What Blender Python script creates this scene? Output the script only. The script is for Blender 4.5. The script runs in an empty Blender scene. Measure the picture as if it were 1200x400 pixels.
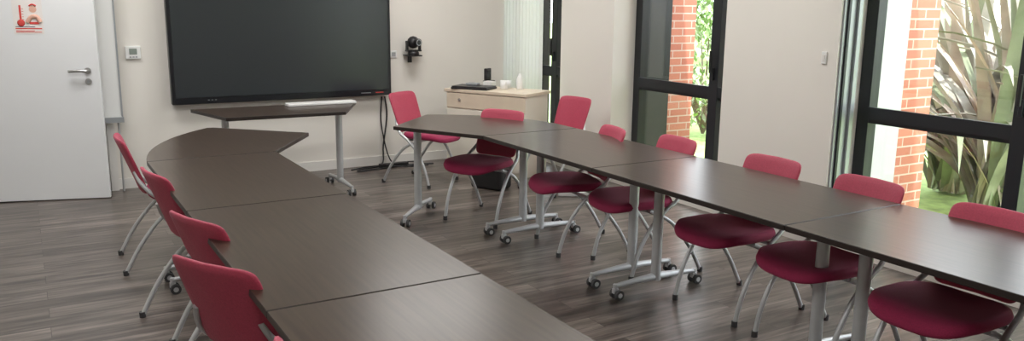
import bpy, bmesh, math, random
from mathutils import Vector, Matrix
random.seed(7)
S=bpy.context.scene
COL=S.collection

# ---------------------------------------------------------------- materials
def newmat(name):
    m=bpy.data.materials.new(name); m.use_nodes=True
    nt=m.node_tree; b=nt.nodes['Principled BSDF']
    return m,nt,b
def mat(name,col,rough=.5,metal=0.,spec=.5,var=0.,scale=20.,bump=0.,bscale=200.,emit=0.,coat=0.,sheen=0.):
    m,nt,b=newmat(name)
    b.inputs['Roughness'].default_value=rough; b.inputs['Metallic'].default_value=metal
    b.inputs['Specular IOR Level'].default_value=spec
    b.inputs['Coat Weight'].default_value=coat
    if sheen>0:
        b.inputs['Sheen Weight'].default_value=sheen; b.inputs['Sheen Roughness'].default_value=.4; b.inputs['Sheen Tint'].default_value=(1,.55,.65,1)
    c=(*col,1)
    tc=nt.nodes.new('ShaderNodeTexCoord')
    n=nt.nodes.new('ShaderNodeTexNoise'); n.inputs['Scale'].default_value=scale; n.inputs['Detail'].default_value=4
    nt.links.new(tc.outputs['Object'],n.inputs['Vector'])
    r=nt.nodes.new('ShaderNodeValToRGB')
    v=max(var,.001)
    r.color_ramp.elements[0].position=.3; r.color_ramp.elements[1].position=.7
    r.color_ramp.elements[0].color=(*[x*(1-v) for x in col],1); r.color_ramp.elements[1].color=(*[min(1,x*(1+v)) for x in col],1)
    nt.links.new(n.outputs['Fac'],r.inputs['Fac']); nt.links.new(r.outputs['Color'],b.inputs['Base Color'])
    if bump>0:
        n2=nt.nodes.new('ShaderNodeTexNoise'); n2.inputs['Scale'].default_value=bscale; n2.inputs['Detail'].default_value=2
        nt.links.new(tc.outputs['Object'],n2.inputs['Vector'])
        bp=nt.nodes.new('ShaderNodeBump'); bp.inputs['Strength'].default_value=bump; bp.inputs['Distance'].default_value=.002
        nt.links.new(n2.outputs['Fac'],bp.inputs['Height']); nt.links.new(bp.outputs['Normal'],b.inputs['Normal'])
    if emit>0:
        b.inputs['Emission Color'].default_value=c; b.inputs['Emission Strength'].default_value=emit
    return m
M={}
M['wall']=mat('wall_paint',(.80,.765,.715),.7,var=.015,scale=2,bump=.15,bscale=150)
M['ceil']=mat('ceiling_paint',(.86,.86,.86),.8)
M['trim']=mat('trim_white',(.78,.76,.73),.45)
M['door']=mat('door_paint',(.80,.81,.83),.42,var=.01,scale=3)
M['silver']=mat('silver_paint',(.56,.57,.58),.38,metal=.4,var=.03,scale=30)
M['chrome']=mat('brushed_steel',(.5,.5,.5),.3,metal=.9)
M['black']=mat('black_plastic',(.014,.014,.015),.4)
M['rubber']=mat('caster_rubber',(.05,.05,.052),.5)
M['frame']=mat('window_frame_black',(.014,.017,.021),.45)
M['back']=mat('chair_back_red',(.42,.045,.088),.6,var=.12,scale=150,bump=.3,bscale=500,sheen=.22)
M['seat']=mat('chair_seat_fabric',(.28,.012,.062),.85,var=.2,scale=220,bump=.5,bscale=600,sheen=.25)
M['white']=mat('white_plastic',(.80,.80,.79),.4)
M['cream']=mat('cream_laminate',(.70,.60,.47),.45,var=.05,scale=6)
M['cabwhite']=mat('cabinet_cream',(.76,.71,.62),.45)
M['lcd']=mat('lcd_grey',(.25,.29,.26),.3)
M['screen']=mat('screen_glass',(.030,.036,.040),.25,spec=.6)
M['bezel']=mat('screen_bezel',(.010,.011,.014),.3)
M['redink']=mat('poster_red_ink',(.66,.07,.06),.6)
M['blueink']=mat('poster_dark_ink',(.08,.07,.12),.6)
M['skin']=mat('poster_peach_ink',(.72,.42,.33),.6)
M['paper']=mat('poster_paper',(.82,.78,.76),.6)
M['blind']=mat('blind_fabric',(.86,.85,.84),.7,bump=.2)
M['clad']=mat('dark_cladding',(.02,.022,.026),.5)
M['cladl']=mat('grey_cladding',(.62,.62,.63),.6)
M['greymetal']=mat('grey_metal_rail',(.36,.38,.40),.4,metal=.3)
M['soil']=mat('soil',(.16,.12,.09),.9)
M['grass']=mat('grass_lawn',(.36,.50,.17),.9,var=.3,scale=8)
M['leafa']=mat('phormium_leaf',(.42,.42,.37),.45,var=.3,scale=5)
M['leafb']=mat('phormium_leaf_tan',(.58,.52,.45),.5,var=.25,scale=5)
M['leafc']=mat('phormium_leaf_green',(.26,.31,.20),.5,var=.25,scale=5)
M['bush']=mat('shrub_leaf',(.17,.27,.09),.6,var=.5,scale=3)

def floor_mat():
    m,nt,b=newmat('floor_vinyl_planks')
    tc=nt.nodes.new('ShaderNodeTexCoord')
    br=nt.nodes.new('ShaderNodeTexBrick')
    br.offset=.37; br.inputs['Scale'].default_value=1; br.inputs['Brick Width'].default_value=1.22; br.inputs['Row Height'].default_value=.15
    br.inputs['Mortar Size'].default_value=.0015; br.inputs['Mortar Smooth'].default_value=.2; br.inputs['Bias'].default_value=0
    br.inputs['Color1'].default_value=(.082,.068,.060,1); br.inputs['Color2'].default_value=(.165,.142,.128,1)
    br.inputs['Mortar'].default_value=(.028,.024,.022,1)
    nt.links.new(tc.outputs['Object'],br.inputs['Vector'])
    # grain offset per plank
    off=nt.nodes.new('ShaderNodeVectorMath'); off.operation='MULTIPLY_ADD'
    nt.links.new(br.outputs['Color'],off.inputs[0]); off.inputs[1].default_value=(60,60,60); nt.links.new(tc.outputs['Object'],off.inputs[2])
    def noise(sc,det,dist):
        mp=nt.nodes.new('ShaderNodeMapping'); mp.inputs['Scale'].default_value=sc
        nt.links.new(off.outputs[0],mp.inputs['Vector'])
        n=nt.nodes.new('ShaderNodeTexNoise'); n.inputs['Scale'].default_value=1; n.inputs['Detail'].default_value=det; n.inputs['Roughness'].default_value=.6; n.inputs['Distortion'].default_value=dist
        nt.links.new(mp.outputs[0],n.inputs['Vector']); return n
    n=noise((2.2,26,1),7,.6); n2=noise((.9,7,1),3,1.2)
    def ramp(nn,p0,c0,p1,c1):
        r=nt.nodes.new('ShaderNodeValToRGB'); e=r.color_ramp.elements
        e[0].position=p0; e[0].color=(c0,c0*.97,c0*.95,1); e[1].position=p1; e[1].color=(c1,c1*.985,c1*.975,1)
        nt.links.new(nn.outputs['Fac'],r.inputs['Fac']); return r
    r1=ramp(n,.36,.5,.66,1.55); r2=ramp(n2,.35,.65,.66,1.35)
    def mul(a,bb):
        mx=nt.nodes.new('ShaderNodeMix'); mx.data_type='RGBA'; mx.blend_type='MULTIPLY'; mx.inputs['Factor'].default_value=1
        nt.links.new(a,mx.inputs['A']); nt.links.new(bb,mx.inputs['B']); return mx.outputs['Result']
    nt.links.new(mul(mul(br.outputs['Color'],r1.outputs['Color']),r2.outputs['Color']),b.inputs['Base Color'])
    b.inputs['Roughness'].default_value=.30; b.inputs['Specular IOR Level'].default_value=.55
    bp=nt.nodes.new('ShaderNodeBump'); bp.inputs['Strength'].default_value=.18; bp.inputs['Distance'].default_value=.002
    nt.links.new(n.outputs['Fac'],bp.inputs['Height']); nt.links.new(bp.outputs['Normal'],b.inputs['Normal'])
    return m
M['floor']=floor_mat()
def wood_mat():
    m,nt,b=newmat('wenge_laminate')
    tc=nt.nodes.new('ShaderNodeTexCoord')
    mp=nt.nodes.new('ShaderNodeMapping'); mp.inputs['Scale'].default_value=(60,2.5,1)
    nt.links.new(tc.outputs['Object'],mp.inputs['Vector'])
    n=nt.nodes.new('ShaderNodeTexNoise'); n.inputs['Scale'].default_value=1.2; n.inputs['Detail'].default_value=6
    nt.links.new(mp.outputs[0],n.inputs['Vector'])
    r=nt.nodes.new('ShaderNodeValToRGB'); e=r.color_ramp.elements
    e[0].position=.3; e[0].color=(.040,.026,.019,1); e[1].position=.72; e[1].color=(.070,.047,.034,1)
    nt.links.new(n.outputs['Fac'],r.inputs['Fac']); nt.links.new(r.outputs['Color'],b.inputs['Base Color'])
    b.inputs['Roughness'].default_value=.28; b.inputs['Specular IOR Level'].default_value=.5
    bp=nt.nodes.new('ShaderNodeBump'); bp.inputs['Strength'].default_value=.08; bp.inputs['Distance'].default_value=.001
    nt.links.new(n.outputs['Fac'],bp.inputs['Height']); nt.links.new(bp.outputs['Normal'],b.inputs['Normal'])
    return m
M['wood']=wood_mat()
M['edge']=mat('table_edge_band',(.026,.018,.015),.4)
def brick_mat():
    m,nt,b=newmat('red_brick')
    tc=nt.nodes.new('ShaderNodeTexCoord'); sx=nt.nodes.new('ShaderNodeSeparateXYZ'); cx=nt.nodes.new('ShaderNodeCombineXYZ')
    ad=nt.nodes.new('ShaderNodeMath'); ad.operation='ADD'
    nt.links.new(tc.outputs['Object'],sx.inputs[0]); nt.links.new(sx.outputs['X'],ad.inputs[0]); nt.links.new(sx.outputs['Y'],ad.inputs[1])
    nt.links.new(ad.outputs[0],cx.inputs['X']); nt.links.new(sx.outputs['Z'],cx.inputs['Y'])
    br=nt.nodes.new('ShaderNodeTexBrick'); br.inputs['Scale'].default_value=1
    br.inputs['Brick Width'].default_value=.22; br.inputs['Row Height'].default_value=.07; br.inputs['Mortar Size'].default_value=.006
    br.inputs['Color1'].default_value=(.60,.23,.16,1); br.inputs['Color2'].default_value=(.50,.17,.12,1); br.inputs['Mortar'].default_value=(.62,.48,.42,1)
    nt.links.new(cx.outputs[0],br.inputs['Vector']); nt.links.new(br.outputs['Color'],b.inputs['Base Color'])
    b.inputs['Roughness'].default_value=.85
    return m
M['brick']=brick_mat()
def glass_mat():
    m=bpy.data.materials.new('window_glass'); m.use_nodes=True; nt=m.node_tree; nt.nodes.clear()
    o=nt.nodes.new('ShaderNodeOutputMaterial'); t=nt.nodes.new('ShaderNodeBsdfTransparent'); g=nt.nodes.new('ShaderNodeBsdfGlossy'); g.inputs['Roughness'].default_value=.02
    t.inputs['Color'].default_value=(.97,.97,.97,1)
    mx=nt.nodes.new('ShaderNodeMixShader'); mx.inputs[0].default_value=.06
    nt.links.new(t.outputs[0],mx.inputs[1]); nt.links.new(g.outputs[0],mx.inputs[2]); nt.links.new(mx.outputs[0],o.inputs[0])
    return m
M['glass']=glass_mat()

# ---------------------------------------------------------------- mesh helpers
def mesh_from(name,verts,faces,mats,fm=None,smooth=False):
    me=bpy.data.meshes.new(name); me.from_pydata([tuple(v) for v in verts],[],faces)
    for m in mats: me.materials.append(M[m])
    for i,p in enumerate(me.polygons):
        p.use_smooth=smooth
        if fm: p.material_index=fm[i]
    me.validate(); me.update()
    bm=bmesh.new(); bm.from_mesh(me); bmesh.ops.recalc_face_normals(bm,faces=bm.faces); bm.to_mesh(me); bm.free()
    return me
def obj(name,me,parent=None,loc=(0,0,0),rotz=0):
    o=bpy.data.objects.new(name,me); COL.objects.link(o); o.location=loc; o.rotation_euler=(0,0,rotz)
    if parent: o.parent=parent
    return o
def empty(name,loc=(0,0,0),rotz=0):
    o=bpy.data.objects.new(name,None); COL.objects.link(o); o.location=loc; o.rotation_euler=(0,0,rotz); o.empty_display_size=.1
    return o
class B:
    """accumulates boxes / tubes / pads into one mesh"""
    def __init__(s): s.v=[];s.f=[];s.m=[];s.mats=[];s.sm=[]
    def mi(s,m):
        if m not in s.mats: s.mats.append(m)
        return s.mats.index(m)
    def add(s,vs,fs,m,smooth=False,T=None):
        o=len(s.v); 
        for v in vs:
            v=Vector(v)
            if T: v=T@v
            s.v.append(v)
        for f in fs: s.f.append([i+o for i in f]); s.m.append(s.mi(m)); s.sm.append(smooth)
    def box(s,a,b,m,T=None,bev=0):
        x0,y0,z0=[min(p,q) for p,q in zip(a,b)]; x1,y1,z1=[max(p,q) for p,q in zip(a,b)]
        if bev<=0:
            vs=[(x,y,z) for z in (z0,z1) for y in (y0,y1) for x in (x0,x1)]
            fs=[(0,2,3,1),(4,5,7,6),(0,1,5,4),(2,6,7,3),(0,4,6,2),(1,3,7,5)]
            s.add(vs,fs,m,False,T)
        else:
            bm=bmesh.new(); bmesh.ops.create_cube(bm,size=1)
            bmesh.ops.scale(bm,vec=(x1-x0,y1-y0,z1-z0),verts=bm.verts); bmesh.ops.translate(bm,vec=((x0+x1)/2,(y0+y1)/2,(z0+z1)/2),verts=bm.verts)
            bmesh.ops.bevel(bm,geom=list(bm.edges),offset=bev,segments=3,affect='EDGES',profile=.5)
            bm.verts.index_update(); s.add([v.co.copy() for v in bm.verts],[[v.index for v in f.verts] for f in bm.faces],m,False,T); bm.free()
    def tube(s,pts,r,m,seg=12,T=None,smoothpath=True,sub=6,flat=1.):
        P=[Vector(p) for p in pts]
        R=r if isinstance(r,(list,tuple)) else [r]*len(P)
        if smoothpath and len(P)>2:
            Q=[];RR=[]
            for i in range(len(P)-1):
                p0=P[max(i-1,0)];p1=P[i];p2=P[i+1];p3=P[min(i+2,len(P)-1)]
                for k in range(sub):
                    t=k/sub
                    Q.append(.5*((2*p1)+(p2-p0)*t+(2*p0-5*p1+4*p2-p3)*t*t+(3*p1-p0-3*p2+p3)*t**3)); RR.append(R[i]*(1-t)+R[i+1]*t)
            Q.append(P[-1]);RR.append(R[-1]); P=Q;R=RR
        vs=[];fs=[];n=len(P)
        up=None
        for i in range(n):
            d=(P[min(i+1,n-1)]-P[max(i-1,0)]).normalized()
            if up is None: up=Vector((0,0,1)) if abs(d.z)<.9 else Vector((1,0,0))
            a=d.cross(up).normalized(); bb=a.cross(d).normalized(); up=bb
            for k in range(seg):
                t=2*math.pi*k/seg; vs.append(P[i]+a*math.cos(t)*R[i]*flat+bb*math.sin(t)*R[i])
        for i in range(n-1):
            for k in range(seg):
                k2=(k+1)%seg; fs.append((i*seg+k,i*seg+k2,(i+1)*seg+k2,(i+1)*seg+k))
        s.add(vs,fs,m,True,T)
        s.add([vs[k] for k in range(seg)],[list(range(seg))],m,False,T); s.add([vs[(n-1)*seg+k] for k in range(seg)],[list(range(seg))],m,False,T)
    def cyl(s,a,b,r,m,seg=20,T=None,r2=None):
        s.tube([a,b],[r,r if r2 is None else r2],m,seg,T,False)
    def lathe(s,prof,c,m,seg=24,T=None):
        vs=[];fs=[]
        for (r,z) in prof:
            for k in range(seg):
                t=2*math.pi*k/seg; vs.append((c[0]+r*math.cos(t),c[1]+r*math.sin(t),c[2]+z))
        n=len(prof)
        for i in range(n-1):
            for k in range(seg):
                k2=(k+1)%seg; fs.append((i*seg+k,i*seg+k2,(i+1)*seg+k2,(i+1)*seg+k))
        fs.append(list(range(seg))); fs.append([(n-1)*seg+k for k in range(seg)])
        s.add(vs,fs,m,True,T)
    def pad(s,outline,rings,m,deform=None,T=None,smooth=True,c=(0,0)):
        n=len(outline);vs=[];fs=[]
        for (sc,z) in rings:
            for (x,y) in outline:
                p=Vector((c[0]+(x-c[0])*sc,c[1]+(y-c[1])*sc,z)); vs.append(deform(p) if deform else p)
        for i in range(len(rings)-1):
            for k in range(n):
                k2=(k+1)%n; fs.append((i*n+k,i*n+k2,(i+1)*n+k2,(i+1)*n+k))
        a=len(vs); p=Vector((c[0],c[1],rings[0][1])); vs.append(deform(p) if deform else p)
        p=Vector((c[0],c[1],rings[-1][1])); vs.append(deform(p) if deform else p)
        for k in range(n):
            k2=(k+1)%n; fs.append((a,k2,k)); fs.append((a+1,(len(rings)-1)*n+k,(len(rings)-1)*n+k2))
        s.add(vs,fs,m,smooth,T)
    def mesh(s,name):
        me=bpy.data.meshes.new(name); me.from_pydata([tuple(v) for v in s.v],[],s.f)
        for m in s.mats: me.materials.append(M[m])
        for i,p in enumerate(me.polygons): p.material_index=s.m[i]; p.use_smooth=s.sm[i]
        bm=bmesh.new(); bm.from_mesh(me); bmesh.ops.recalc_face_normals(bm,faces=bm.faces); bm.to_mesh(me); bm.free()
        me.update(); return me
    def obj(s,name,parent=None,loc=(0,0,0),rotz=0): return obj(name,s.mesh(name),parent,loc,rotz)
def superell(a,b,n,k=48):
    o=[]
    for i in range(k):
        t=2*math.pi*i/k; c,s_=math.cos(t),math.sin(t)
        o.append((a*math.copysign(abs(c)**(2/n),c),b*math.copysign(abs(s_)**(2/n),s_)))
    return o

# ---------------------------------------------------------------- room shell
XL,XR,YF,YB,ZC=-2.6,4.6,-1.8,7.7,2.8
XO=4.96
b=B(); b.box((XL-.2,YF-.2,-.1),(XO,YB+.2,0),'floor'); b.obj('floor')
b=B(); b.box((XL-.2,YF-.2,ZC),(XO+.3,YB+.2,ZC+.15),'ceil'); b.obj('ceiling')
b=B(); b.box((XL-.2,YB,0),(XO,YB+.2,ZC),'wall'); b.obj('wall_back')
b=B(); b.box((XL-.2,YF-.2,0),(XL,YB,ZC),'wall'); b.obj('wall_left')
b=B(); b.box((XL,YF-.2,0),(XO,YF,ZC),'wall'); b.obj('wall_front')
W=[(6.82,7.62),(4.6,5.98),(1.5,3.58)]
b=B()
ys=[YF]+[y for w in reversed(W) for y in w]+[YB]
for i in range(0,len(ys),2): b.box((XR,ys[i],0),(XO,ys[i+1],ZC),'wall')
for w in W:
    b.box((XR,w[0],2.5),(XO,w[1],ZC),'wall'); b.box((XR,w[0],0),(XO,w[1],.06),'wall')
b.obj('wall_right')
b=B(); b.box((.62,YB-.014,0),(XR,YB,.09),'trim'); b.box((XL,YB-.014,0),(-.55,YB,.09),'trim'); b.obj('baseboard_back')
b=B()
for i in range(0,len(ys),2): b.box((XR-.014,ys[i],0),(XR,ys[i+1],.09),'trim')
b.obj('baseboard_right')
b=B(); b.box((XL,YF,0),(XL+.014,YB,.09),'trim'); b.obj('baseboard_left')

def window(i,y0,y1,stiles,hw=.05):
    e=empty('window_%d'%i,(4.9,(y0+y1)/2,0)); oy=(y0+y1)/2
    f=B(); x0,x1=-.05,.04
    def bx(a,bb,c,d): f.box((x0,a-oy,c),(x1,bb-oy,d),'frame',bev=.004)
    bx(y0,y0+.09,.06,2.5); bx(y1-.09,y1,.06,2.5); bx(y0+.09,y1-.09,.06,.15); bx(y0+.09,y1-.09,2.41,2.5)
    bx(y0+.09,y1-.09,.855,.945)
    f.box((x0-.02,y0+.09-oy,.88),(x0+.01,y1-.09-oy,.965),'frame')
    for s_ in stiles:
        f.box((x0-.025,s_-hw-oy,.15),(x1,s_+hw-oy,2.41),'frame',bev=.004)
        # espagnolette handle
        f.box((x0-.045,s_-.012-oy,1.02),(x0-.02,s_+.012-oy,1.12),'frame',bev=.004)
        f.box((x0-.075,s_-.01-oy,1.08),(x0-.055,s_+.01-oy,1.26),'black',bev=.004)
    f.obj('frame',e)
    g=B(); g.box((-.004,y0+.06-oy,.1),(.004,y1-.06-oy,2.45),'glass'); g.obj('glass_pane',e)
window(1,*W[0],[7.28]); window(2,*W[1],[4.93]); window(3,*W[2],[2.50],.045)
# jamb guide rails (grey metal) on the far reveal of window 3
b=B(); b.box((4.615,3.566,.06),(4.78,3.58,2.5),'greymetal'); b.box((4.64,3.552,.06),(4.66,3.566,2.5),'frame'); b.box((4.73,3.545,.06),(4.77,3.566,2.5),'greymetal',bev=.004); b.obj('trim_1')
# exterior facade
b=B(); b.box((4.97,6.0,-.055),(5.299,6.80,3),'clad'); b.obj('facade_cladding_panel')
b=B(); b.box((4.97,3.60,-.055),(5.359,4.55,3),'cladl'); b.obj('facade_cladding_panel')
b=B(); b.box((5.30,6.0,-.055),(5.60,6.80,3),'brick'); b.obj('brick_pier')
b=B(); b.box((5.36,3.60,-.055),(5.70,4.55,3),'brick'); b.obj('brick_pier')
# garden
b=B(); b.box((4.97,-30,-.2),(60,60,-.06),'grass'); b.obj('lawn')
def phormium(name,x,y,n,L,seed):
    rnd=random.Random(seed); e=B(); cnt=0
    while cnt<n:
        a=rnd.uniform(0,2*math.pi); l=L*rnd.uniform(.65,1.15); lean=rnd.uniform(.12,1.0); w=rnd.uniform(.035,.062)
        m=rnd.choice(['leafa','leafb','leafc','leafa','leafb'])
        bx,by=rnd.uniform(-.15,.15),rnd.uniform(-.15,.15); dx,dy=math.cos(a),math.sin(a); px,py=-dy,dx
        N=9; vs=[]
        r=0;z=0;th=lean*.35; bad=False
        for k in range(N+1):
            t=k/N; ww=w*(1-t**2.2)*(.6+.6*min(1,t*3))+.002
            c=Vector((bx+dx*r,by+dy*r,max(z,.02)))
            if x+c.x<5.75: bad=True
            vs+= [c+Vector((px*ww,py*ww,.012)),c.copy(),c+Vector((-px*ww,-py*ww,.012))]
            th+=lean*.17*(1+t); r+=math.sin(th)*l/N; z+=math.cos(th)*l/N
        if bad: continue
        cnt+=1
        fs=[]
        for k in range(N):
            o=k*3; fs+=[(o,o+1,o+4,o+3),(o+1,o+2,o+5,o+4)]
        e.add(vs,fs,m,True)
    e.obj(name,None,(x,y,-.058))
phormium('phormium_plant',6.6,3.5,110,2.3,3)
phormium('phormium_plant',7.3,4.3,110,2.7,5)
phormium('phormium_plant',7.0,2.7,70,2.2,8)
def shrub(name,x,y,rx,ry,h,n,seed,sz=.05):
    rnd=random.Random(seed); e=B()
    for i in range(n):
        while True:
            p=Vector((rnd.uniform(-1,1),rnd.uniform(-1,1),rnd.uniform(-1,1)))
            if .45<p.length<1: break
        c=Vector((p.x*rx,p.y*ry,sz*1.5+h/2+p.z*h/2)); s_=sz*rnd.uniform(.6,1.4)
        R=Matrix.Rotation(rnd.uniform(0,6.28),3,'Z')@Matrix.Rotation(rnd.uniform(-1.2,1.2),3,'X')
        q=[R@Vector(v)*s_+c for v in ((-.45,0,0),(0,1,.15),(.45,0,0),(0,-1,.1))]
        e.add(q,[(0,1,2,3)],rnd.choice(['bush','bush','leafc']))
    for i in range(14):
        a=rnd.uniform(0,6.28); e.tube([(0,0,.02),(math.cos(a)*rx*.3,math.sin(a)*ry*.3,h*.4),(math.cos(a)*rx*.7,math.sin(a)*ry*.7,h*.75)],[.02,.014,.006],'soil',6)
    e.obj(name,None,(x,y,-.05))
shrub('garden_shrub',7.6,7.9,1.0,1.0,1.7,2400,2)
shrub('garden_shrub',9.9,8.4,1.3,1.3,1.9,1600,4,.08)
shrub('garden_hedge',18,16,2.0,6,2.2,2600,6,.16)
shrub('garden_hedge',16,2,1.5,6,1.6,1800,9,.16)

# ---------------------------------------------------------------- door + things on back wall
ang=math.atan2(7.38-7.655,.53+.40)
d=empty('door_1',(-.40,7.655,0),ang)
b=B(); b.box((0,-.02,.008),(.97,.02,2.05),'door',bev=.003); b.obj('leaf',d)
b=B()
b.cyl((.885,-.02,1.05),(.885,-.028,1.05),.026,'chrome'); b.cyl((.885,-.02,.965),(.885,-.028,.965),.024,'chrome')
b.cyl((.885,-.02,1.05),(.885,-.075,1.05),.012,'chrome'); b.tube([(.89,-.07,1.05),(.84,-.075,1.053),(.755,-.07,1.05)],.0125,'chrome')
b.cyl((.885,-.02,.965),(.885,-.034,.965),.012,'greymetal'); b.obj('handle',d)
b=B()
for z in (.25,1.05,1.85): b.cyl((-.006,-.02,z-.045),(-.006,-.02,z+.045),.008,'chrome')
b.obj('hinges',d)
p=empty('safety_poster',(-.40,7.655,0),ang)
b=B(); b.box((.39,-.0225,1.34),(.60,-.021,1.64),'paper')
b.obj('sheet',p)
b=B()
b.lathe([(.001,-.012),(.02,-.01),(.027,0),(.02,.01),(.001,.012)],(0,0,0),'redink',T=Matrix.Translation((.445,-.0245,1.425))@Matrix.Rotation(math.pi/2,4,'X')@Matrix.Scale(.25,4,(0,0,1)))
b.box((.438,-.0245,1.43),(.452,-.0225,1.56),'redink')
for i in range(5): b.box((.455,-.024,1.45+i*.02),(.468,-.0226,1.453+i*.02),'redink')
b.cyl((.535,-.0222,1.53),(.535,-.0245,1.53),.026,'skin'); b.tube([(.49,-.023,1.43),(.52,-.0232,1.47),(.56,-.023,1.47),(.58,-.023,1.43)],.016,'skin',8,flat=1); b.box((.505,-.0248,1.415),(.57,-.0225,1.432),'redink')
b.tube([(.51,-.024,1.555),(.535,-.0245,1.567),(.56,-.024,1.555)],.006,'redink',6)
for i in range(2): b.box((.405,-.0238,1.352+i*.010),(.585-(i%2)*.05,-.0226,1.357+i*.010),'redink')
b.box((.402,-.0235,1.377),(.588,-.0226,1.386),'redink'); b.box((.402,-.0235,1.393),(.54,-.0226,1.398),'blueink')
b.obj('printed_graphic',p)
# door frame
b=B(); b.box((-.50,7.64,0),(-.42,7.70,2.12),'trim'); b.box((.56,7.64,0),(.62,7.70,2.12),'trim'); b.box((-.5,7.64,2.06),(.62,7.70,2.12),'trim'); b.obj('trim_2')
# flip-chart board leaning on wall
f=empty('flip_chart_board',(.40,7.56,0))
b=B(); b.box((-.02,0,.64),(.275,.02,1.95),'white',bev=.003); b.obj('board',f)
b=B(); b.box((.275,-.008,.62),(.287,.025,1.96),'greymetal'); b.box((-.03,-.008,.62),(-.02,.025,1.96),'silver'); b.box((-.02,-.03,.60),(.29,.025,.645),'greymetal'); b.box((-.02,-.012,1.66),(.275,0,1.70),'blueink')
for x in (.0,.25): b.tube([(x,.012,.62),(x,.03,.02),(x,.05,.0)],.009,'silver',8)
b.obj('frame',f)
# thermostat
b=B(); b.box((.755,7.675,1.115),(.875,7.70,1.225),'white',bev=.006); b.box((.785,7.671,1.155),(.845,7.676,1.205),'lcd')
for i in range(3): b.box((.785+i*.023,7.671,1.128),(.80+i*.023,7.676,1.138),'greymetal')
b.obj('thermostat')
# interactive screen
s=empty('interactive_display',(2.1,7.62,0))
b=B(); b.box((-1.015,-.03,.715),(1.015,.05,1.93),'bezel',bev=.008); b.box((-1.0,-.032,.722),(1.0,-.028,.765),'bezel'); b.obj('housing',s)
b=B(); b.box((-.985,-.034,.775),(.985,-.029,1.90),'screen'); b.obj('glass_panel',s)
b=B()
for i in range(3): b.box((-.72+i*.03,-.0335,.745),(-.705+i*.03,-.0315,.751),'greymetal')
b.box((.70,-.0335,.742),(.80,-.0315,.749),'greymetal'); b.box((.85,-.0335,.742),(.93,-.0315,.749),'redink')
b.box((-.4,.05,1.1),(.4,.078,1.5),'black'); b.obj('control_strip',s)
# ptz camera on bracket
c=empty('video_conference_camera',(3.36,7.60,1.10))
b=B(); b.box((-.07,-.06,-.012),(.07,.10,0),'black'); b.box((-.02,.085,-.08),(.02,.10,0),'black'); b.lathe([(.055,0),(.058,.01),(.055,.03),(.04,.04),(.03,.042)],(0,0,0),'black')
b.box((-.078,-.02,.045),(-.058,.02,.14),'black',bev=.005); b.box((.058,-.02,.045),(.078,.02,.14),'black',bev=.005); b.box((-.078,-.03,.035),(.078,.03,.05),'black',bev=.004); b.obj('base_and_yoke',c)
b=B(); b.lathe([(.001,-.062),(.033,-.052),(.053,-.031),(.062,0),(.053,.031),(.033,.052),(.001,.062)],(0,0,.125),'black')
T=Matrix.Translation((0,0,.125))@Matrix.Rotation(.3,4,'Z')
b.cyl((0,-.03,0),(0,-.085,0),.038,'black',T=T); b.cyl((0,-.085,0),(0,-.088,0),.024,'screen',T=T); b.cyl((0,-.084,0),(0,-.087,0),.032,'greymetal',T=T); b.obj('camera_head',c)
b=B(); b.box((3.15,7.688,1.07),(3.22,7.70,1.14),'white',bev=.004); b.box((3.165,7.684,1.085),(3.205,7.689,1.125),'greymetal'); b.obj('wall_socket')
b=B(); b.box((4.588,3.66,1.245),(4.60,3.70,1.325),'white',bev=.003); b.box((4.583,3.67,1.265),(4.589,3.69,1.305),'trim'); b.obj('light_switch')

# cables
b=B()
b.tube([(3.08,7.685,.69),(3.10,7.685,.5),(3.05,7.67,.2),(3.0,7.60,.02),(2.75,7.50,.012),(2.7,7.42,.012),(2.95,7.45,.012),(3.3,7.50,.012),(3.5,7.45,.012)],.008,'black',8)
b.tube([(3.05,7.685,.69),(3.04,7.685,.4),(3.12,7.60,.02),(3.35,7.45,.012),(3.1,7.55,.012),(2.85,7.58,.012),(2.65,7.5,.012)],.007,'black',8)
b.tube([(3.4,7.6,.02),(3.2,7.57,.03),(3.0,7.52,.03),(3.2,7.42,.012),(3.42,7.4,.012)],.006,'black',8)
b.box((2.95,7.50,0),(3.25,7.56,.04),'black',bev=.006)
b.obj('cable_bundle')
b=B(); b.box((-.15,-.03,0),(.15,.03,.045),'white',bev=.008)
for i in range(4): b.cyl((-.10+i*.065,0,.045),(-.10+i*.065,0,.048),.019,'greymetal')
b.tube([(.15,0,.02),(.3,.05,.01),(.45,.25,.01),(.5,.6,.01)],.005,'white',8)
b.obj('power_strip',None,(3.98,5.62,0),-.6)

# ---------------------------------------------------------------- tables
def foot(B_,x,y,a,half=.29,ztop=.71):
    T=Matrix.Translation((x,y,0))@Matrix.Rotation(a,4,'Z')
    B_.cyl((0,0,.07),(0,0,ztop-.012),.029,'silver',20,T)
    B_.box((-.10,-.04,ztop-.014),(.10,.04,ztop),'silver',T=T)
    B_.tube([(-half,0,.078),(-half*.5,0,.085),(0,0,.088),(half*.5,0,.085),(half,0,.078)],[.013,.018,.024,.018,.013],'silver',12,T)
    for sx in (-1,1):
        X=sx*half
        B_.cyl((X,0,.055),(X,0,.09),.013,'silver',12,T)
        B_.box((X-.016,-.012,.035),(X+.016,.012,.066),'silver',T=T,bev=.004)
        for sy in (-1,1):
            B_.cyl((X+.012,sy*.012,.028),(X+.012,sy*.032,.028),.028,'rubber',20,T)
            B_.cyl((X+.012,sy*.032,.028),(X+.012,sy*.034,.028),.014,'silver',16,T)
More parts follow.
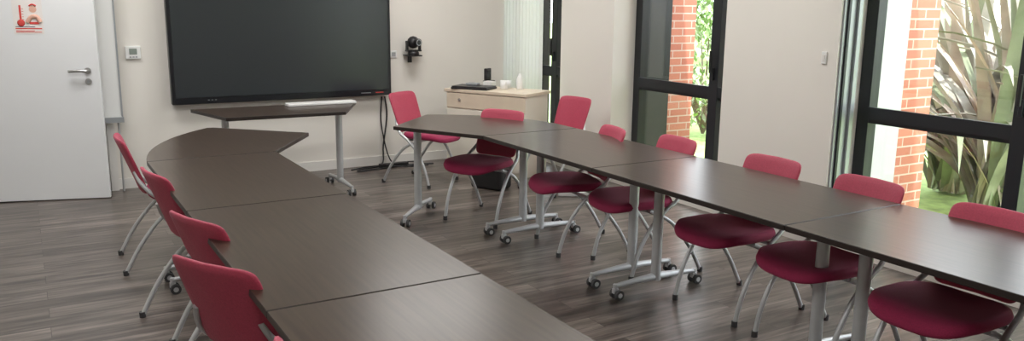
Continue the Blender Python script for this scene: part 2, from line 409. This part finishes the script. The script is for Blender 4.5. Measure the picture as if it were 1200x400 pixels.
def table(poly,feet,beams=(),h=.74):
    cx=sum(p[0] for p in poly)/len(poly); cy=sum(p[1] for p in poly)/len(poly)
    e=empty('folding_conference_table',(cx,cy,0))
    P=[(x-cx,y-cy) for x,y in poly]
    A=sum(P[i][0]*P[(i+1)%len(P)][1]-P[(i+1)%len(P)][0]*P[i][1] for i in range(len(P)))
    if A<0: P=P[::-1]
    n=len(P); t=.026; bv=.0025
    def inset(dd):
        return [(x*(1-dd/max(.2,math.hypot(x,y))),y*(1-dd/max(.2,math.hypot(x,y)))) for x,y in P]
    I=inset(bv*1.3); vs=[];
    for ring,z in ((I,h-t),(P,h-t+bv),(P,h-bv),(I,h)): vs+=[(x,y,z) for x,y in ring]
    fs=[];fm=[]
    for r in range(3):
        for k in range(n): k2=(k+1)%n; fs.append((r*n+k,r*n+k2,(r+1)*n+k2,(r+1)*n+k)); fm.append(1)
    fs.append(list(range(n))[::-1]); fm.append(1); fs.append([3*n+k for k in range(n)]); fm.append(0)
    obj('tabletop',mesh_from('tabletop',vs,fs,['wood','edge'],fm),e)
    b=B()
    for (x,y,a) in feet: foot(b,x-cx,y-cy,a,ztop=h-t)
    for (a,c) in beams: 
        a=Vector((a[0]-cx,a[1]-cy,h-t-.035)); c=Vector((c[0]-cx,c[1]-cy,h-t-.035)); b.tube([a,c],.022,'silver',8,None,False)
    b.obj('folding_leg_frame',e)
    return e
g=.003
def row(x0,x1,cuts,xc):
    for i in range(len(cuts)-1):
        ya,yb=cuts[i+1],cuts[i]
        table([(x0,ya+g),(x1,ya+g),(x1,yb-g),(x0,yb-g)],[(xc,ya+.11,0),(xc,yb-.11,0)],[((xc,ya+.1),(xc,yb-.1))])
row(.54,1.245,[4.84,3.60,2.285,.98],.90)
row(2.625,3.39,[4.80,3.56,2.225,.90],3.02)
def arc(p0,p1,bulge,n=12):
    p0=Vector(p0);p1=Vector(p1);m=(p0+p1)/2;d=p1-p0;nn=Vector((d.y,-d.x)).normalized();out=[]
    c=m+nn*bulge*2
    for i in range(n+1):
        t=i/n; q=p0*(1-t)**2+c*2*t*(1-t)+p1*t*t; out.append((q.x,q.y))
    return out
left=[(1.245,4.846),(1.63,5.45),(1.11,5.97)]+arc((1.07,5.975),(.55,4.95),.10)+[(.54,4.846)]
table(left,[(1.30,5.62,math.atan2(.5,-.5)),(.90,4.96,0)],[((1.28,5.6),(.92,5.0))])
right=[(2.625,4.806),(2.25,5.46),(2.72,5.93)]+arc((2.76,5.935),(3.39,5.10),-.13)+[(3.39,4.806)]
table(right,[(2.50,5.60,math.atan2(.48,.46)),(3.02,4.92,0)],[((2.52,5.58),(3.0,4.95))])
table([(1.29,6.42),(2.22,6.38),(2.54,7.02),(1.14,7.04)],[(2.30,6.80,math.radians(90)),(1.36,6.82,math.radians(90))],[((1.37,6.8),(2.29,6.8))])
b=B(); b.box((-.30,-.06,0),(.30,.06,.022),'white',bev=.006)
b.box((-.28,-.055,.022),(.28,-.05,.026),'trim'); b.obj('sound_bar',None,(2.19,6.93,.7405),0)

# ---------------------------------------------------------------- chairs
def dseat(p):
    x,y,z=p; 
    z2=z+.018*(abs(x)/.23)**2*(1 if z>.44 else .6)
    if y>.1: z2-=.030*((y-.1)/.12)**2
    if y<-.12: z2+=.012*((-.12-y)/.1)**2
    return Vector((x,y,z2))
sb=B(); sb.pad(superell(.232,.222,3.4,56),[(.3,.462),(.7,.463),(.90,.461),(.97,.455),(1.0,.440),(.985,.425),(.93,.417),(.5,.415)],'seat',dseat); SEAT=sb.mesh('seat')
def dback(p):
    x,y,z=p   # x width, y height (0..), z thickness
    hgt=.637+y; tt=(hgt-.46)/.35
    w=x*(1.0+.10*(tt-.5))
    yy=-.248-.115*tt-.012*tt*tt - z + .034*(w/.2)**2
    return Vector((w,yy,hgt-.003*(w/.2)**2*(1 if tt>.5 else 0)))
bb=B(); bb.pad(superell(.187,.172,9,96),[(.3,-.009),(.8,-.010),(.96,-.009),(1.0,-.003),(1.0,.005),(.965,.011),(.8,.012),(.3,.012)],'back',dback); BACK=bb.mesh('backrest')
lb=B()
for sx in (-1,1):
    lb.tube([(sx*.225,.115,.012),(sx*.228,.075,.16),(sx*.228,-.005,.31),(sx*.226,-.10,.405),(sx*.215,-.20,.47),(sx*.180,-.262,.54),(sx*.150,-.290,.61)],.0125,'silver',12)
    lb.tube([(sx*.228,-.385,.012),(sx*.226,-.29,.18),(sx*.215,-.16,.335),(sx*.19,-.02,.408)],.0125,'silver',12)
    lb.cyl((sx*.225,.115,0),(sx*.225,.115,.03),.016,'rubber',12); lb.cyl((sx*.228,-.385,0),(sx*.228,-.387,.03),.016,'rubber',12)
lb.tube([(-.19,-.02,.406),(0,-.02,.402),(.19,-.02,.406)],.011,'silver',10)
lb.tube([(-.21,-.12,.408),(0,-.12,.402),(.21,-.12,.408)],.011,'silver',10)
LEGS=lb.mesh('leg_frame')
def chair(x,y,face):   # face: heading in degrees of the sitter (0 = +X)
    e=empty('conference_chair',(x,y,0),math.radians(face-90))
    obj('seat',SEAT,e); obj('backrest',BACK,e); obj('leg_frame',LEGS,e)
for x,y,a in [(.81,5.40,-2),(.835,4.27,10),(.835,3.35,20),(.755,2.80,30),(.84,1.80,4),
              (3.05,4.44,166),(3.14,3.86,174),(3.14,3.06,180),(3.12,2.46,177),(3.06,1.80,180),(3.10,1.15,180),
              (2.86,5.30,208),(3.13,6.68,300),(3.86,5.90,190)]:
    chair(x,y,a)

# ---------------------------------------------------------------- corner cabinet
ca=math.atan2(-.883,.469)
k=empty('storage_cabinet',(3.50,7.20,0),ca)   # local x along the front edge, local +y into corner
b=B(); b.box((.02,.02,.0),(.91,.44,.77),'cabwhite',bev=.003); b.obj('carcass',k)
b=B(); b.box((0,0,.77),(.93,.46,.80),'cream',bev=.004); b.box((.03,.004,.62),(.91,.02,.762),'cream',bev=.003); b.obj('top_and_drawer_front',k)
b=B()
for i in range(2): b.box((.03+i*.442,.005,.05),(.466+i*.442,.02,.61),'cabwhite',bev=.003)
b.cyl((.18,.004,.70),(.18,-.004,.70),.014,'chrome'); b.cyl((.43,.006,.40),(.43,-.012,.40),.01,'chrome'); b.cyl((.51,.006,.40),(.51,-.012,.40),.01,'chrome')
b.obj('doors_and_knobs',k)
zc=.8005
b=B(); b.box((-.19,-.12,0),(.19,.12,.018),'black',bev=.004); b.box((-.185,-.115,.019),(.185,.115,.03),'bezel',bev=.004); b.box((-.1,.02,.03),(.02,.10,.05),'greymetal',bev=.005); b.obj('laptop_computer',None,(3.74,7.03,zc),ca+.15)
b=B(); b.box((-.05,-.045,0),(.05,.045,.05),'black',bev=.008); b.box((-.045,.0,.05),(.045,.035,.17),'black',bev=.008); b.box((-.035,-.002,.07),(.035,.0,.15),'screen'); b.obj('radio_device',None,(4.04,7.27,zc),.5)
def mug(x,y,r=.038,h=.085,name='coffee_mug'):
    b=B(); b.lathe([(r*.85,0),(r,.006),(r,h),(r*.92,h),(r*.88,.01),(.001,.008)],(0,0,0),'white'); b.tube([(r,0,h*.8),(r+.025,0,h*.7),(r+.025,0,h*.35),(r,0,h*.2)],.005,'white',8); b.obj(name,None,(x,y,zc),-2)
mug(3.98,6.86); mug(4.07,6.95,.034,.075)
b=B(); b.box((-.05,-.045,0),(.05,.045,.055),'white',bev=.004); b.box((-.045,-.04,.055),(.045,.04,.059),'paper'); b.obj('tissue_box',None,(3.95,7.10,zc),ca)
b=B(); b.lathe([(.03,0),(.032,.01),(.032,.10),(.018,.13),(.013,.135),(.013,.15)],(0,0,0),'blind'); b.obj('water_bottle',None,(4.12,6.80,zc))

# vertical blinds parked in the corner
v=empty('vertical_blinds',(4.47,7.28,0))
for i in range(12):
    b=B(); T=Matrix.Translation((-.03,.36-i*.064,0))@Matrix.Rotation(math.radians(35),4,'Z')
    b.box((-.045,-.0015,.22),(.045,.0015,2.55),'blind',T=T); b.obj('slat_%d'%(i+1),v)
b=B(); b.box((-.06,-.44,2.55),(.03,.40,2.60),'white'); 
b.obj('head_rail',v)
b=B(); b.box((-.10,-.16,0),(.10,.16,.30),'black',bev=.03); b.tube([(-.0,-.08,.29),(0,-.05,.37),(0,.05,.37),(0,.08,.29)],.01,'black',8); b.obj('black_floor_block',None,(3.50,6.25,0),.5)  # rounded black block with a loop, filling a dark spot on the floor

# ---------------------------------------------------------------- lights
def panel(x,y,p):
    e=empty('ceiling_light_panel',(x,y,ZC-.02))
    b=B(); b.box((-.62,-.32,0),(.62,.32,.018),'trim'); b.obj('housing',e)
    L=bpy.data.lights.new('panel_lamp','AREA'); L.shape='RECTANGLE'; L.size=1.15; L.size_y=.55; L.energy=p; L.color=(1,.985,.96)
    o=bpy.data.objects.new('panel_lamp',L); COL.objects.link(o); o.parent=e; o.location=(0,0,-.01)
for x,y,p in [(.2,1.2,34),(3.2,1.2,20),(.2,4.2,37),(3.2,4.2,28),(.2,6.5,30),(3.0,6.4,32)]: panel(x,y,p)
sun=bpy.data.lights.new('sun','SUN'); sun.energy=6.5; sun.angle=.02; sun.color=(1,.96,.88)
so=bpy.data.objects.new('sun',sun); COL.objects.link(so)
so.rotation_euler=Vector((.12,.45,-.88)).to_track_quat('-Z','Y').to_euler()
w=bpy.data.worlds.new('sky'); S.world=w; w.use_nodes=True
nt=w.node_tree; bg=nt.nodes['Background']; bg.inputs['Color'].default_value=(.89,.95,1,1); bg.inputs['Strength'].default_value=6.5

# ---------------------------------------------------------------- camera
yaw,pitch,roll=.53635,.20145,.01146
f=Vector((math.sin(yaw)*math.cos(pitch),math.cos(yaw)*math.cos(pitch),-math.sin(pitch)))
r0=Vector((math.cos(yaw),-math.sin(yaw),0)); u0=r0.cross(f)
r=r0*math.cos(roll)+u0*math.sin(roll); u=-r0*math.sin(roll)+u0*math.cos(roll)
cam=bpy.data.cameras.new('camera'); cam.sensor_width=36; cam.lens=963/1200*36; cam.clip_start=.05
co=bpy.data.objects.new('camera',cam); COL.objects.link(co)
Mx=Matrix.Identity(4)
for i in range(3): Mx[i][0]=r[i]; Mx[i][1]=u[i]; Mx[i][2]=-f[i]
Mx[2][3]=1.62; co.matrix_world=Mx
S.camera=co
S.view_settings.view_transform='Standard'
